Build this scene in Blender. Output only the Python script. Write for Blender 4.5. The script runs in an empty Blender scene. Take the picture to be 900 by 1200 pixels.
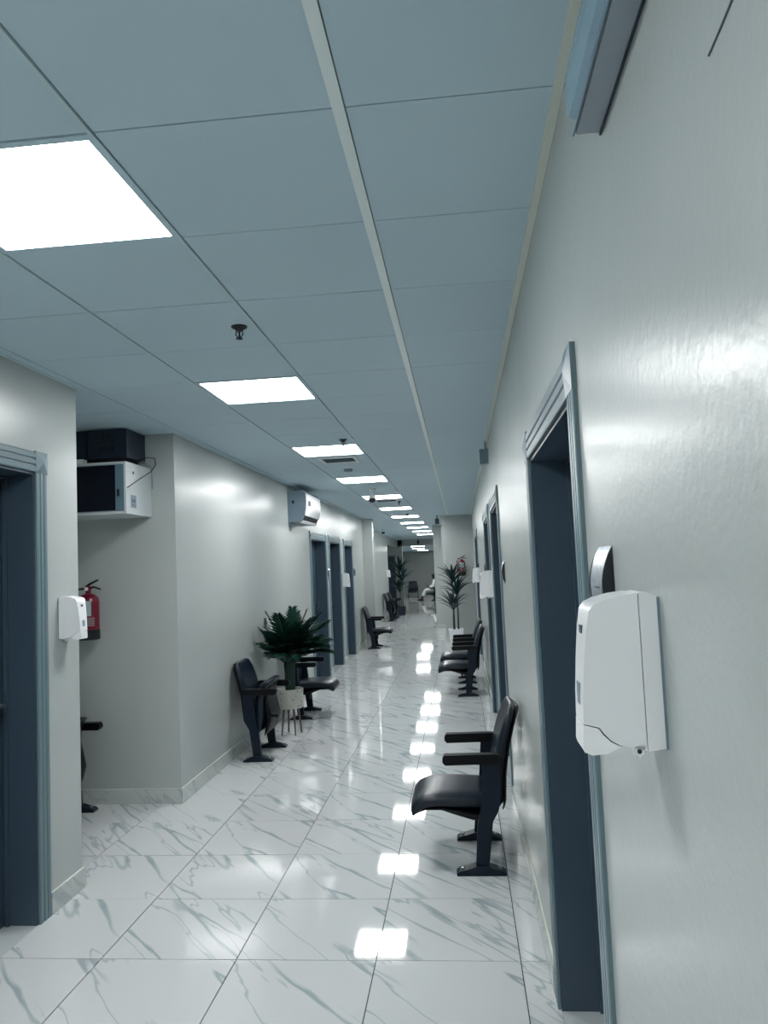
import bpy, bmesh, math, random
from mathutils import Vector, Matrix
random.seed(7)
PI = math.pi
SC = bpy.context.scene
COL = SC.collection

# ------------------------------------------------------------------ camera, world, exposure
CAM_H = 1.636
YAW, PITCH, ROLL, FPX = -0.0961, 0.0726, -0.0432, 902.3
def make_camera():
    cam = bpy.data.cameras.new('camera'); ob = bpy.data.objects.new('camera', cam); COL.objects.link(ob)
    cam.sensor_fit = 'HORIZONTAL'; cam.sensor_width = 36.0; cam.lens = FPX / 900.0 * 36.0
    cam.clip_start = 0.02; cam.clip_end = 200
    cy, sy, cp, sp = math.cos(YAW), math.sin(YAW), math.cos(PITCH), math.sin(PITCH)
    fwd = Vector((sy*cp, cy*cp, sp)); right = Vector((cy, -sy, 0)); up = right.cross(fwd)
    cr, sr = math.cos(ROLL), math.sin(ROLL)
    r2 = cr*right + sr*up; u2 = -sr*right + cr*up
    m = Matrix((r2, u2, -fwd)).transposed().to_4x4(); m.translation = (0, 0, CAM_H)
    ob.matrix_world = m; SC.camera = ob
make_camera()
w = bpy.data.worlds.new('world'); SC.world = w; w.use_nodes = True
w.node_tree.nodes['Background'].inputs[0].default_value = (0.35, 0.5, 0.65, 1)
w.node_tree.nodes['Background'].inputs[1].default_value = 0.05
vs = SC.view_settings
vs.view_transform = 'Standard'; vs.look = 'None'; vs.gamma = 1; vs.use_curve_mapping = False
vs.exposure = 1.8
LAMP = 9.0                      # radiance of the ceiling panels

# ------------------------------------------------------------------ main dimensions (metres)
XR, XL, CH = 0.285, -2.10, 2.714
CX0, CY0, T = -0.231, 1.714, 0.6      # ceiling grid origin
FX0, FY0 = 0.1645, 3.326              # floor grid origin
YN = 4.07                             # end of the near left wall
YB = 5.55                             # back wall of the recess
XREC = -3.2

# ------------------------------------------------------------------ materials
def lin(c):
    c = c/255.0
    return c/12.92 if c <= 0.04045 else ((c+0.055)/1.055)**2.4
def rgb(r, g, b): return (lin(r), lin(g), lin(b), 1)
MATS = {}
def nt_new(name):
    m = bpy.data.materials.new(name); m.use_nodes = True; MATS[name] = m
    return m, m.node_tree, m.node_tree.nodes['Principled BSDF']
def mat(name, col, rough=0.5, metal=0.0, spec=0.5, bump=0.0, bscale=60.0, var=0.0, vscale=4.0, coat=0.0):
    m, nt, p = nt_new(name); N = nt.nodes; L = nt.links
    p.inputs['Base Color'].default_value = col
    p.inputs['Roughness'].default_value = rough; p.inputs['Metallic'].default_value = metal
    p.inputs['Specular IOR Level'].default_value = spec
    p.inputs['Coat Weight'].default_value = coat
    tc = N.new('ShaderNodeTexCoord')
    if var > 0:
        no = N.new('ShaderNodeTexNoise'); no.inputs['Scale'].default_value = vscale; no.inputs['Detail'].default_value = 4
        L.new(tc.outputs['Object'], no.inputs['Vector'])
        mx = N.new('ShaderNodeMix'); mx.data_type = 'RGBA'
        mx.inputs[6].default_value = tuple(c*(1-var) for c in col[:3])+(1,)
        mx.inputs[7].default_value = tuple(min(1, c*(1+var)) for c in col[:3])+(1,)
        L.new(no.outputs['Fac'], mx.inputs[0]); L.new(mx.outputs[2], p.inputs['Base Color'])
    if bump > 0:
        n2 = N.new('ShaderNodeTexNoise'); n2.inputs['Scale'].default_value = bscale; n2.inputs['Detail'].default_value = 3
        L.new(tc.outputs['Object'], n2.inputs['Vector'])
        b = N.new('ShaderNodeBump'); b.inputs['Strength'].default_value = bump; b.inputs['Distance'].default_value = 0.002
        L.new(n2.outputs['Fac'], b.inputs['Height']); L.new(b.outputs['Normal'], p.inputs['Normal'])
    return m
def wall_material():
    m, nt, p = nt_new('wall_paint'); N = nt.nodes; L = nt.links
    tc = N.new('ShaderNodeTexCoord')
    p.inputs['Roughness'].default_value = 0.27; p.inputs['Specular IOR Level'].default_value = 0.5
    no = N.new('ShaderNodeTexNoise'); no.inputs['Scale'].default_value = 0.9; no.inputs['Detail'].default_value = 3
    L.new(tc.outputs['Object'], no.inputs['Vector'])
    mx = N.new('ShaderNodeMix'); mx.data_type = 'RGBA'
    mx.inputs[6].default_value = rgb(168, 175, 174); mx.inputs[7].default_value = rgb(180, 186, 184)
    L.new(no.outputs['Fac'], mx.inputs[0]); L.new(mx.outputs[2], p.inputs['Base Color'])
    fine = N.new('ShaderNodeTexNoise'); fine.inputs['Scale'].default_value = 55; fine.inputs['Detail'].default_value = 4
    big = N.new('ShaderNodeTexNoise'); big.inputs['Scale'].default_value = 2.6; big.inputs['Detail'].default_value = 2
    L.new(tc.outputs['Object'], fine.inputs['Vector']); L.new(tc.outputs['Object'], big.inputs['Vector'])
    b1 = N.new('ShaderNodeBump'); b1.inputs['Strength'].default_value = 0.6; b1.inputs['Distance'].default_value = 0.0012
    b2 = N.new('ShaderNodeBump'); b2.inputs['Strength'].default_value = 0.5; b2.inputs['Distance'].default_value = 0.008
    L.new(fine.outputs['Fac'], b1.inputs['Height']); L.new(big.outputs['Fac'], b2.inputs['Height'])
    L.new(b2.outputs['Normal'], b1.inputs['Normal']); L.new(b1.outputs['Normal'], p.inputs['Normal'])
    return m
def marble_material(name, base, vein, rough):
    m, nt, p = nt_new(name); N = nt.nodes; L = nt.links
    p.inputs['Roughness'].default_value = rough; p.inputs['Specular IOR Level'].default_value = 0.6
    uv = N.new('ShaderNodeUVMap')
    # rotate so that veins run along the local x axis, then squeeze along it
    mp = N.new('ShaderNodeMapping'); mp.inputs['Rotation'].default_value = (0, 0, math.radians(50))
    L.new(uv.outputs['UV'], mp.inputs['Vector'])
    sc = N.new('ShaderNodeMapping'); sc.inputs['Scale'].default_value = (0.62, 3.9, 1)
    L.new(mp.outputs['Vector'], sc.inputs['Vector'])
    def ridge(scale, detail, dist, lo, hi, off):
        o = N.new('ShaderNodeMapping'); o.inputs['Location'].default_value = (off, off*1.7, 0)
        L.new(sc.outputs['Vector'], o.inputs['Vector'])
        n = N.new('ShaderNodeTexNoise'); n.inputs['Scale'].default_value = scale; n.inputs['Detail'].default_value = detail
        n.inputs['Distortion'].default_value = dist; n.inputs['Roughness'].default_value = 0.5
        L.new(o.outputs['Vector'], n.inputs['Vector'])
        s = N.new('ShaderNodeMath'); s.operation = 'SUBTRACT'; s.inputs[1].default_value = 0.5
        a = N.new('ShaderNodeMath'); a.operation = 'ABSOLUTE'
        L.new(n.outputs['Fac'], s.inputs[0]); L.new(s.outputs[0], a.inputs[0])
        r = N.new('ShaderNodeMapRange'); r.inputs[1].default_value = lo; r.inputs[2].default_value = hi
        r.inputs[3].default_value = 1; r.inputs[4].default_value = 0; r.interpolation_type = 'SMOOTHSTEP'
        L.new(a.outputs[0], r.inputs[0]); return r.outputs[0]
    v1 = ridge(0.95, 3.5, 0.10, 0.002, 0.026, 0.0)
    v2 = ridge(1.1, 3.5, 0.10, 0.0, 0.012, 5.3)
    cl = N.new('ShaderNodeTexNoise'); cl.inputs['Scale'].default_value = 1.3; cl.inputs['Detail'].default_value = 2
    L.new(sc.outputs['Vector'], cl.inputs['Vector'])
    cr = N.new('ShaderNodeMapRange'); cr.inputs[1].default_value = 0.36; cr.inputs[2].default_value = 0.56
    L.new(cl.outputs['Fac'], cr.inputs[0])
    mul = N.new('ShaderNodeMath'); mul.operation = 'MULTIPLY'; L.new(v1, mul.inputs[0]); L.new(cr.outputs[0], mul.inputs[1])
    m2 = N.new('ShaderNodeMath'); m2.operation = 'MULTIPLY'; m2.inputs[1].default_value = 0.75; L.new(v2, m2.inputs[0])
    mxm = N.new('ShaderNodeMath'); mxm.operation = 'MAXIMUM'; L.new(mul.outputs[0], mxm.inputs[0]); L.new(m2.outputs[0], mxm.inputs[1])
    amt = N.new('ShaderNodeMath'); amt.operation = 'MULTIPLY'; amt.inputs[1].default_value = 0.85; L.new(mxm.outputs[0], amt.inputs[0])
    mx = N.new('ShaderNodeMix'); mx.data_type = 'RGBA'
    mx.inputs[6].default_value = base; mx.inputs[7].default_value = vein
    L.new(amt.outputs[0], mx.inputs[0]); L.new(mx.outputs[2], p.inputs['Base Color'])
    return m
def emit(name, col, s):
    m, nt, p = nt_new(name)
    p.inputs['Base Color'].default_value = (0.8, 0.8, 0.8, 1)
    p.inputs['Emission Color'].default_value = col; p.inputs['Emission Strength'].default_value = s
    return m
def pot_material():
    m, nt, p = nt_new('patterned_pot'); N = nt.nodes; L = nt.links
    tc = N.new('ShaderNodeTexCoord'); v = N.new('ShaderNodeTexVoronoi'); v.inputs['Scale'].default_value = 26
    L.new(tc.outputs['Object'], v.inputs['Vector'])
    r = N.new('ShaderNodeValToRGB'); r.color_ramp.elements[0].position = 0.12; r.color_ramp.elements[1].position = 0.3
    r.color_ramp.elements[0].color = rgb(110, 120, 122); r.color_ramp.elements[1].color = rgb(196, 196, 188)
    L.new(v.outputs['Distance'], r.inputs[0]); L.new(r.outputs[0], p.inputs['Base Color']); p.inputs['Roughness'].default_value = 0.7
    return m

M_WALL = wall_material()
M_TILE = marble_material('marble_tile', rgb(206, 209, 210), rgb(146, 162, 166), 0.045)
M_SKIRT = marble_material('marble_skirting', rgb(190, 196, 194), rgb(162, 172, 174), 0.18)
M_GROUT = mat('dark_grout', rgb(44, 58, 74), 0.8)
M_PANEL = mat('ceiling_panel_white', rgb(184, 206, 216), 0.55, var=0.03, vscale=1.2, spec=0.3)  # white panels; bluish tint put into the colour to cool the shadows
M_BAR = mat('ceiling_bar_grey', rgb(188, 208, 214), 0.45, spec=0.4)
M_STRIP = mat('ceiling_strip_white', rgb(222, 232, 232), 0.4)
M_VOID = mat('ceiling_void_dark', rgb(40, 55, 68), 0.9)
M_CORNICE = mat('cornice_cream', rgb(208, 214, 204), 0.5)
M_CASING = mat('casing_blue_grey', rgb(100, 122, 130), 0.32, var=0.08, vscale=9)
M_LEAF = mat('door_leaf_slate', rgb(56, 72, 88), 0.35, var=0.05, vscale=3)
M_JAMB = mat('door_jamb_slate', rgb(58, 74, 88), 0.3)
M_CHAIR = mat('chair_upholstery_navy', rgb(8, 24, 38), 0.34, bump=0.15, bscale=220, spec=0.4)
M_ARM = mat('chair_plastic_black', rgb(3, 6, 12), 0.45, spec=0.2)
M_STEEL = mat('chair_steel_dark', rgb(7, 24, 38), 0.45, spec=0.25)
M_BOLT = mat('bolt_steel', rgb(130, 150, 165), 0.3, 0.9)
M_WHITE = mat('white_plastic', rgb(228, 230, 232), 0.28)
M_GREYP = mat('grey_plastic', rgb(120, 138, 152), 0.35)
M_BLACK = mat('black_plastic', rgb(10, 16, 26), 0.35)
M_GLASS = mat('smoked_glass', rgb(4, 10, 26), 0.08, spec=0.6)
M_RED = mat('extinguisher_red', rgb(104, 6, 36), 0.3)
M_CAB = mat('cabinet_light_grey', rgb(196, 204, 206), 0.4)
M_CABG = mat('cabinet_steel_grey', rgb(96, 122, 136), 0.4)
M_PAPER = mat('paper_label', rgb(150, 172, 172), 0.6)
M_INK = mat('dark_ink', rgb(50, 66, 84), 0.6)
M_SILVER = mat('silver_sign', rgb(190, 198, 208), 0.25, 0.55, var=0.12, vscale=22)
M_CHROME = mat('chrome', rgb(210, 220, 228), 0.12, 1.0)
M_GREEN = mat('palm_green', rgb(4, 46, 36), 0.5, spec=0.3, var=0.35, vscale=14)
M_GREEN2 = mat('dracaena_green', rgb(18, 52, 54), 0.45, var=0.3, vscale=9)
M_TRUNK = mat('trunk_brown', rgb(48, 62, 64), 0.8, bump=0.6, bscale=40)
M_STEM = mat('palm_sheath_green', rgb(24, 58, 52), 0.7, bump=0.4, bscale=40)
M_WOOD = mat('stool_wood', rgb(92, 78, 78), 0.5, var=0.2, vscale=20)
M_POT = pot_material()
M_DARK = mat('dark_casing', rgb(18, 34, 52), 0.5)
M_ACRYL = mat('acrylic_blue', rgb(128, 160, 178), 0.12, spec=0.7, var=0.18, vscale=10)
M_LAMPG = mat('lamp_body_grey', rgb(140, 152, 162), 0.35, var=0.1, vscale=12)
M_SKIN = mat('skin', rgb(92, 70, 62), 0.5)
M_ROBE = mat('white_cloth', rgb(225, 230, 232), 0.8)
M_LIGHT = emit('panel_glow', (0.98, 0.985, 0.975, 1), LAMP)

# ------------------------------------------------------------------ helpers
def link(name, me, m=None, parent=None, smooth=False):
    o = bpy.data.objects.new(name, me); COL.objects.link(o)
    if m is not None and not me.materials: me.materials.append(m)
    if parent is not None: o.parent = parent
    if smooth:
        for p in me.polygons: p.use_smooth = True
    return o
def obj(name, bm, m, parent=None, smooth=False, bevel=0.0, seg=2):
    if bevel > 0:
        bmesh.ops.bevel(bm, geom=[e for e in bm.edges if e.calc_length() > bevel*2.1 and e.is_manifold and e.calc_face_angle(0) > 0.5], offset=bevel, segments=seg, affect='EDGES', clamp_overlap=True)
    bmesh.ops.recalc_face_normals(bm, faces=bm.faces)
    me = bpy.data.meshes.new(name); bm.to_mesh(me); bm.free()
    o = link(name, me, m, parent, False)
    if smooth:
        me.polygons.foreach_set('use_smooth', [True]*len(me.polygons))
        if smooth != 'all': me.set_sharp_from_angle(angle=math.radians(38))
    return o
def empty(name, loc, rz=0.0):
    o = bpy.data.objects.new(name, None); COL.objects.link(o); o.location = loc; o.rotation_euler = (0, 0, rz)
    o.empty_display_size = 0.05
    return o
def tag(o, label, cat, group=None):
    o['label'] = label; o['category'] = cat
    if group: o['group'] = group
    return o
def thing(name, label, cat, loc, rz=0.0, group=None): return tag(empty(name, loc, rz), label, cat, group)
def structure(o): o['kind'] = 'structure'; return o
def box(bm, x0, x1, y0, y1, z0, z1):
    v = [bm.verts.new(p) for p in ((x0,y0,z0),(x1,y0,z0),(x1,y1,z0),(x0,y1,z0),(x0,y0,z1),(x1,y0,z1),(x1,y1,z1),(x0,y1,z1))]
    for f in ((0,3,2,1),(4,5,6,7),(0,1,5,4),(1,2,6,5),(2,3,7,6),(3,0,4,7)): bm.faces.new([v[i] for i in f])
    return v
def B(*a):
    bm = bmesh.new(); box(bm, *a); return bm
def prism(bm, pts, axis, a0, a1):
    """extrude a 2-D outline: axis 'y' uses (x,z) points, 'z' uses (x,y), 'x' uses (y,z)"""
    def P(p, a): return (p[0], a, p[1]) if axis == 'y' else ((p[0], p[1], a) if axis == 'z' else (a, p[0], p[1]))
    A = [bm.verts.new(P(p, a0)) for p in pts]; C = [bm.verts.new(P(p, a1)) for p in pts]
    bm.faces.new(A); bm.faces.new(C[::-1])
    for i in range(len(pts)):
        j = (i+1) % len(pts); bm.faces.new((A[i], C[i], C[j], A[j]))
def lathe(bm, prof, c=(0, 0), n=20, cap=True):
    rings = []
    for r, z in prof:
        rings.append([bm.verts.new((c[0]+r*math.cos(2*PI*k/n), c[1]+r*math.sin(2*PI*k/n), z)) for k in range(n)])
    for a, b in zip(rings, rings[1:]):
        for k in range(n): bm.faces.new((a[k], a[(k+1) % n], b[(k+1) % n], b[k]))
    if cap: bm.faces.new(rings[0][::-1]); bm.faces.new(rings[-1])
def tube(bm, pts, r, n=8):
    pts = [Vector(p) for p in pts]; rs = r if isinstance(r, (list, tuple)) else [r]*len(pts)
    rings = []; ref = Vector((0, 0, 1))
    for i, p in enumerate(pts):
        d = (pts[min(i+1, len(pts)-1)] - pts[max(i-1, 0)]).normalized()
        if abs(d.dot(ref)) > 0.95: ref = Vector((1, 0, 0)) if abs(d.x) < 0.9 else Vector((0, 1, 0))
        u = d.cross(ref).normalized(); v = d.cross(u).normalized()
        rings.append([bm.verts.new(p + rs[i]*(math.cos(2*PI*k/n)*u + math.sin(2*PI*k/n)*v)) for k in range(n)])
        ref = v.cross(d) if False else ref
    for a, b in zip(rings, rings[1:]):
        for k in range(n): bm.faces.new((a[k], a[(k+1) % n], b[(k+1) % n], b[k]))
    bm.faces.new(rings[0][::-1]); bm.faces.new(rings[-1])
def copy_tree(o, parent=None):
    c = o.copy(); COL.objects.link(c)
    if parent is not None: c.parent = parent
    for ch in list(o.children): copy_tree(ch, c)
    return c

# ------------------------------------------------------------------ walls
def wall(name, x0, x1, y0, y1, z0=0.0, z1=2.80, openings=(), axis='y', m=None):
    """slab between x0..x1, y0..y1 with door openings (a0, a1, top) along its long axis"""
    bm = bmesh.new(); cur = y0 if axis == 'y' else x0; end = y1 if axis == 'y' else x1
    def seg(a, b, za, zb):
        if b-a < 1e-4: return
        if axis == 'y': box(bm, x0, x1, a, b, za, zb)
        else: box(bm, a, b, y0, y1, za, zb)
    for a, b, h in openings:
        seg(cur, a, z0, z1); seg(a, b, h, z1); cur = b
    seg(cur, end, z0, z1)
    return structure(obj(name, bm, m or M_WALL))
# doors: (wall side, outer y0, outer y1, outer height, depth of leaf)
CW = 0.10
DOORS = [(1, 1.775, 3.08, 2.13), (1, 5.46, 6.84, 2.18), (1, 7.34, 8.76, 2.19), (1, 12.4, 14.3, 2.19),
         (0, 2.50, 3.74, 2.29), (0, 10.67, 12.04, 2.20), (0, 12.21, 13.43, 2.20), (0, 13.78, 14.97, 2.19)]
def ops(side): return [(a+CW-.01, b-CW+.01, h-CW+.01) for s, a, b, h in DOORS if s == side]
WT = 0.24
wall('wall_right', XR, XR+WT, -9.0, 16.8, openings=ops(1))
wall('wall_left', XL-WT, XL, -9.0, YN, openings=[o for o in ops(0) if o[0] < 4])
wall('wall_left', XL-WT, XL, YB, 16.6, openings=[o for o in ops(0) if o[0] > 4])
wall('wall_recess', XREC-0.0, XL-WT, YB, YB+0.2, axis='x')
wall('wall_recess', XREC-0.2, XREC, YN-0.2, YB+0.2)
wall('wall_recess', XREC, XL-WT, YN-0.2, YN, axis='x')
wall('wall_back', XL-WT, XR+WT, -9.2, -9.0, axis='x')
wall('wall_stub_left', -2.65, -1.88, 16.6, 16.85, axis='x')
wall('wall_stub_right', -0.385, 1.6, 16.8, 17.05, axis='x')
wall('wall_stub_far', -0.70, 1.6, 20.45, 20.75, axis='x')
wall('wall_right', 1.4, 1.6, 17.05, 20.45)
wall('wall_right', -0.50, -0.30, 20.75, 43.2)
wall('wall_left', -2.65, -2.45, 16.85, 26.0)
wall('wall_left', -2.65, -2.45, 26.0, 30.5, z0=2.42)
wall('wall_left', -4.2, -4.0, 25.8, 30.5)
wall('wall_alcove', -4.0, -2.65, 25.8, 26.0, axis='x')
wall('wall_alcove', -4.2, -2.29, 30.5, 30.7, axis='x', openings=[(-2.98, -2.60, 2.08)])
wall('wall_left', -3.5, -3.3, 30.7, 43.0)
wall('wall_end', -3.5, -0.50, 43.0, 43.2, axis='x')
structure(obj('trim_bulkhead', B(-2.45, -0.50, 30.5, 30.7, 2.473, 2.80), M_WALL))
structure(obj('ceiling_dropped', B(-3.3, -0.50, 30.7, 43.0, 2.473, 2.6), M_PANEL))

# ------------------------------------------------------------------ floor
floor = structure(obj('floor', B(-4.4, 1.8, -9.2, 43.4, -0.06, -0.004), M_GROUT))
REG = [(XL, XR, -9.0, 16.8), (XREC, XL, YN, YB), (-2.45, 1.4, 17.05, 20.45), (-1.88, -0.385, 16.8, 17.05), (-2.45, -0.50, 20.45, 30.5),
       (-4.0, -2.45, 26.0, 30.5), (-3.3, -0.50, 30.5, 43.0)]
def cells(x_0, y_0, regs):
    out = []
    for (rx0, rx1, ry0, ry1) in regs:
        i0 = math.floor((rx0-x_0)/T); i1 = math.ceil((rx1-x_0)/T); j0 = math.floor((ry0-y_0)/T); j1 = math.ceil((ry1-y_0)/T)
        for i in range(i0, i1):
            for j in range(j0, j1):
                g = 0.0022
                a, b, c, d = x_0+i*T, x_0+(i+1)*T, y_0+j*T, y_0+(j+1)*T
                xa, xb, ya, yb = max(a+g, rx0), min(b-g, rx1), max(c+g, ry0), min(d-g, ry1)
                if xb-xa < 0.004 or yb-ya < 0.004: continue
                out.append((i, j, a, c, xa, xb, ya, yb))
    return out
rt = random.Random(3)
VAR = [(rt.uniform(0, 40), rt.uniform(0, 40)) for _ in range(5)]
def tile_uv(bm, fn):
    uv = bm.loops.layers.uv.verify()
    for f in bm.faces:
        for l in f.loops: l[uv].uv = fn(l.vert.co)
far = bmesh.new(); faruv = far.loops.layers.uv.verify()
for (i, j, a, c, xa, xb, ya, yb) in cells(FX0, FY0, REG):
    off = VAR[(i*7+j*3+(i*j) % 3) % 5]
    if 0.5 < c < 11.0:
        bm = B(xa-a, xb-a, ya-c, yb-c, -0.0055, 0)
        tile_uv(bm, lambda co: (co.x+off[0], co.y+off[1]))
        o = obj('floor_tile', bm, M_TILE, floor)
        tx, ty = rt.gauss(0, 0.0007), rt.gauss(0, 0.0007)
        o.location = (a, c, 0); o.rotation_euler = (tx, ty, 0)
    else:
        vs_ = box(far, xa, xb, ya, yb, -0.0035, 0)
        tx, ty = rt.gauss(0, 0.0006), rt.gauss(0, 0.0006)
        for v in vs_:
            v.co.z += tx*(v.co.y-c-.3) + ty*(v.co.x-a-.3)
        for f in set(f for v in vs_ for f in v.link_faces):
            for l in f.loops: l[faruv].uv = (l.vert.co.x-a+off[0], l.vert.co.y-c+off[1])
o = obj('floor_tiles_beyond', far, M_TILE, floor); o['kind'] = 'stuff'

# ------------------------------------------------------------------ skirting
def skirting(name, face, s, y0, y1, gaps=(), pieces=True):
    """tile skirting on a wall whose face is x=face; s=+1 sticks out to +x"""
    cuts = [(y0, y1)]
    for a, b in gaps:
        cuts = [q for (p0, p1) in cuts for q in (((p0, min(p1, a)), (max(p0, b), p1)) if a < p1 and b > p0 else ((p0, p1),)) if q[1]-q[0] > 0.01]
    back = bmesh.new()
    for a, b in cuts: box(back, *sorted((face, face+s*0.008)), a, b, 0.001, 0.106)
    root = structure(obj(name, back, M_CORNICE))
    rest = bmesh.new(); ruv = rest.loops.layers.uv.verify(); n = 0
    for a, b in cuts:
        y = a
        while y < b-0.005:
            e = min(b, FY0 + (math.floor((y-FY0)/T+1e-4)+1)*T)
            if pieces and e < 11 and e > 0.5:
                bm = B(*sorted((face+s*0.008, face+s*0.015)), y+.0012, e-.0012, 0.0015, 0.106)
                off = VAR[n % 5]; tile_uv(bm, lambda co: (co.y+off[0], co.z*1.2+off[1]))
                obj('skirting_tile', bm, M_SKIRT, root)
            else:
                box(rest, *sorted((face+s*0.008, face+s*0.015)), y+.0012, e-.0012, 0.0015, 0.106)
            n += 1; y = e
    if len(rest.verts):
        for f in rest.faces:
            for l in f.loops: l[ruv].uv = (l.vert.co.y, l.vert.co.z)
        r = obj('skirting_tiles_beyond', rest, M_SKIRT, root); r['kind'] = 'stuff'
    else: rest.free()
    return root
skirting('baseboard_right', XR, -1, -9.0, 16.78, [(a, b) for s, a, b, h in DOORS if s == 1])
skirting('baseboard_left', XL, 1, -9.0, YN-0.0, [(a, b) for s, a, b, h in DOORS if s == 0])
skirting('baseboard_left', XL, 1, YB, 16.58, [(a, b) for s, a, b, h in DOORS if s == 0])
skirting('baseboard_left', -2.45, 1, 16.87, 26.0)
def skirting_x(name, face, s, x0, x1):
    root = structure(obj(name, B(x0, x1, *sorted((face, face+s*0.008)), 0.001, 0.106), M_CORNICE))
    x = x0; n = 0
    while x < x1-0.005:
        e = min(x1, FX0 + (math.floor((x-FX0)/T+1e-4)+1)*T)
        bm = B(x+.0012, e-.0012, *sorted((face+s*0.008, face+s*0.015)), 0.0015, 0.106)
        off = VAR[(n+2) % 5]; tile_uv(bm, lambda co: (co.x+off[0], co.z*1.2+off[1])); n += 1
        obj('skirting_tile', bm, M_SKIRT, root); x = e
skirting_x('baseboard_recess', YB, -1, XREC, XL+0.015)
skirting_x('baseboard_recess', YN, 1, XREC, XL+0.015)
skirting_x('baseboard_stub_left', 16.6, -1, -2.085, -1.88)
skirting_x('baseboard_stub_right', 16.8, -1, -0.385, XR-0.015)
skirting_x('baseboard_stub_far', 20.45, -1, -0.70, 1.4)

# ------------------------------------------------------------------ ceiling
ceil = structure(obj('ceiling', B(-4.4, 1.8, -9.2, 30.6, CH+0.014, CH+0.08), M_VOID))
LIGHTS = [(-2, k) for k in range(-16, 41, 4)]
lightcells = set(LIGHTS)
VENT_CELLS = {(-2, 9), (-2, 17)}
CREG = [(XL, XR-0.018, -9.0, 16.6), (XREC, XL, YN, YB), (-2.45, 1.4, 17.05, 20.45), (-1.88, -0.385, 16.6, 17.05), (-2.45, -0.50, 20.45, 30.5),
        (-4.0, -2.65, 26.0, 30.5), (-0.385, XR-0.018, 16.6, 16.8)]
far = bmesh.new()
for (i, j, a, c, xa, xb, ya, yb) in cells(CX0, CY0, CREG):
    if (i, j) in lightcells or (i, j) in VENT_CELLS: continue
    if i in (0, -1):
        if xa <= a+.01 and i == 0: xa = a+0.0165
        if xb >= a+T-.01 and i == -1: xb = a+T-0.0165
    if xb-xa < .004: continue
    if -1.0 < c < 9.6:
        bm = B(xa-a, xb-a, ya-c, yb-c, 0, 0.012)
        o = obj('ceiling_panel', bm, M_PANEL, ceil, bevel=0.0015, seg=1)
        o.location = (a, c, CH + rt.uniform(-0.0004, 0.0006))
    else: box(far, xa, xb, ya, yb, CH, CH+0.012)
o = obj('ceiling_panels_beyond', far, M_PANEL, ceil); o['kind'] = 'stuff'
for k, (wd, mm) in enumerate(((0.029, M_STRIP), (0.011, M_BAR), (0.011, M_BAR), (0.011, M_BAR))):
    x = CX0 - k*T
    if k: x -= 0.0075
    o = obj('ceiling_bar', B(x-wd/2-0.001, x+wd/2-0.001, -9.0, 16.6, CH-0.0035, CH+0.0135), mm, ceil)
    if k == 0: o['label'] = 'wider pale joint strip'
structure(obj('trim_right', B(XR-0.022, XR-0.0005, -9.0, 16.8, CH-0.014, CH+0.012), M_CORNICE))
structure(obj('trim_left', B(XL+0.0005, XL+0.018, -9.0, YN, CH-0.006, CH-0.0005), M_BAR))
structure(obj('trim_left', B(XL+0.0005, XL+0.018, YB, 16.58, CH-0.006, CH-0.0005), M_BAR))

# ------------------------------------------------------------------ ceiling lights
def make_light():
    t = empty('ceiling_light', (0, 0, 0))
    bm = bmesh.new(); a, b = 0.2985, 0.276
    for (x0, x1, y0, y1) in ((-a, a, -a, -b), (-a, a, b, a), (-a, -b, -b, b), (b, a, -b, b)): box(bm, x0, x1, y0, y1, -0.004, 0.012)
    obj('frame', bm, M_PANEL, t)
    obj('diffuser', B(-b, b, -b, b, -0.001, 0.010), M_LIGHT, t)
    return t
lp = make_light()
ORD = ['nearest', 'second', 'third', 'fourth', 'fifth', 'sixth', 'seventh', 'eighth', 'ninth', 'tenth', 'farthest']
WHERE = ['cut by the left edge of the photo', 'just beyond the first sprinkler', 'above the white louvre vent', 'with the dome camera hanging just beyond it',
         'just before the second, thin vent', 'beyond the thin second vent', 'before the row of lights narrows', 'near the left stub wall', 'beyond the left stub wall',
         'last but one in the row', 'last before the bulkhead']
n = 0
for idx, (i, j) in enumerate(LIGHTS):
    o = lp if idx == 0 else copy_tree(lp)
    o.location = (CX0+(i+.5)*T, CY0+(j+.5)*T, CH)
    if j < 0: lab = 'square ceiling light %s behind the camera, outside the photo' % {-4: 'just', -8: 'second', -12: 'third', -16: 'fourth'}[j]
    else:
        lab = '%s square glowing ceiling light of the row, %s' % (ORD[min(n, 10)], WHERE[min(n, 10)]); n += 1
    tag(o, lab, 'ceiling light', 'square ceiling lights in a row')
for (x, y) in ((-1.7, 31.3), (-1.9, 35.5), (-1.9, 39.5)):  # the two farther panels are unseen, added to light the corridor end
    o = copy_tree(lp); o.location = (x, y, 2.473-0.012)
    tag(o, 'square light panel under the lowered ceiling %s' % ('just past the bulkhead' if y < 32 else ('midway to the end wall, added to light the end' if y < 37 else 'close to the end wall, added to light the end')), 'ceiling light', 'lights under the lowered end ceiling')
for (x, y) in ():
    o = copy_tree(lp); o.location = (x, y, CH-0.013); tag(o, 'square ceiling light hidden in the right side opening past the extinguisher wall', 'ceiling light')

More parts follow.
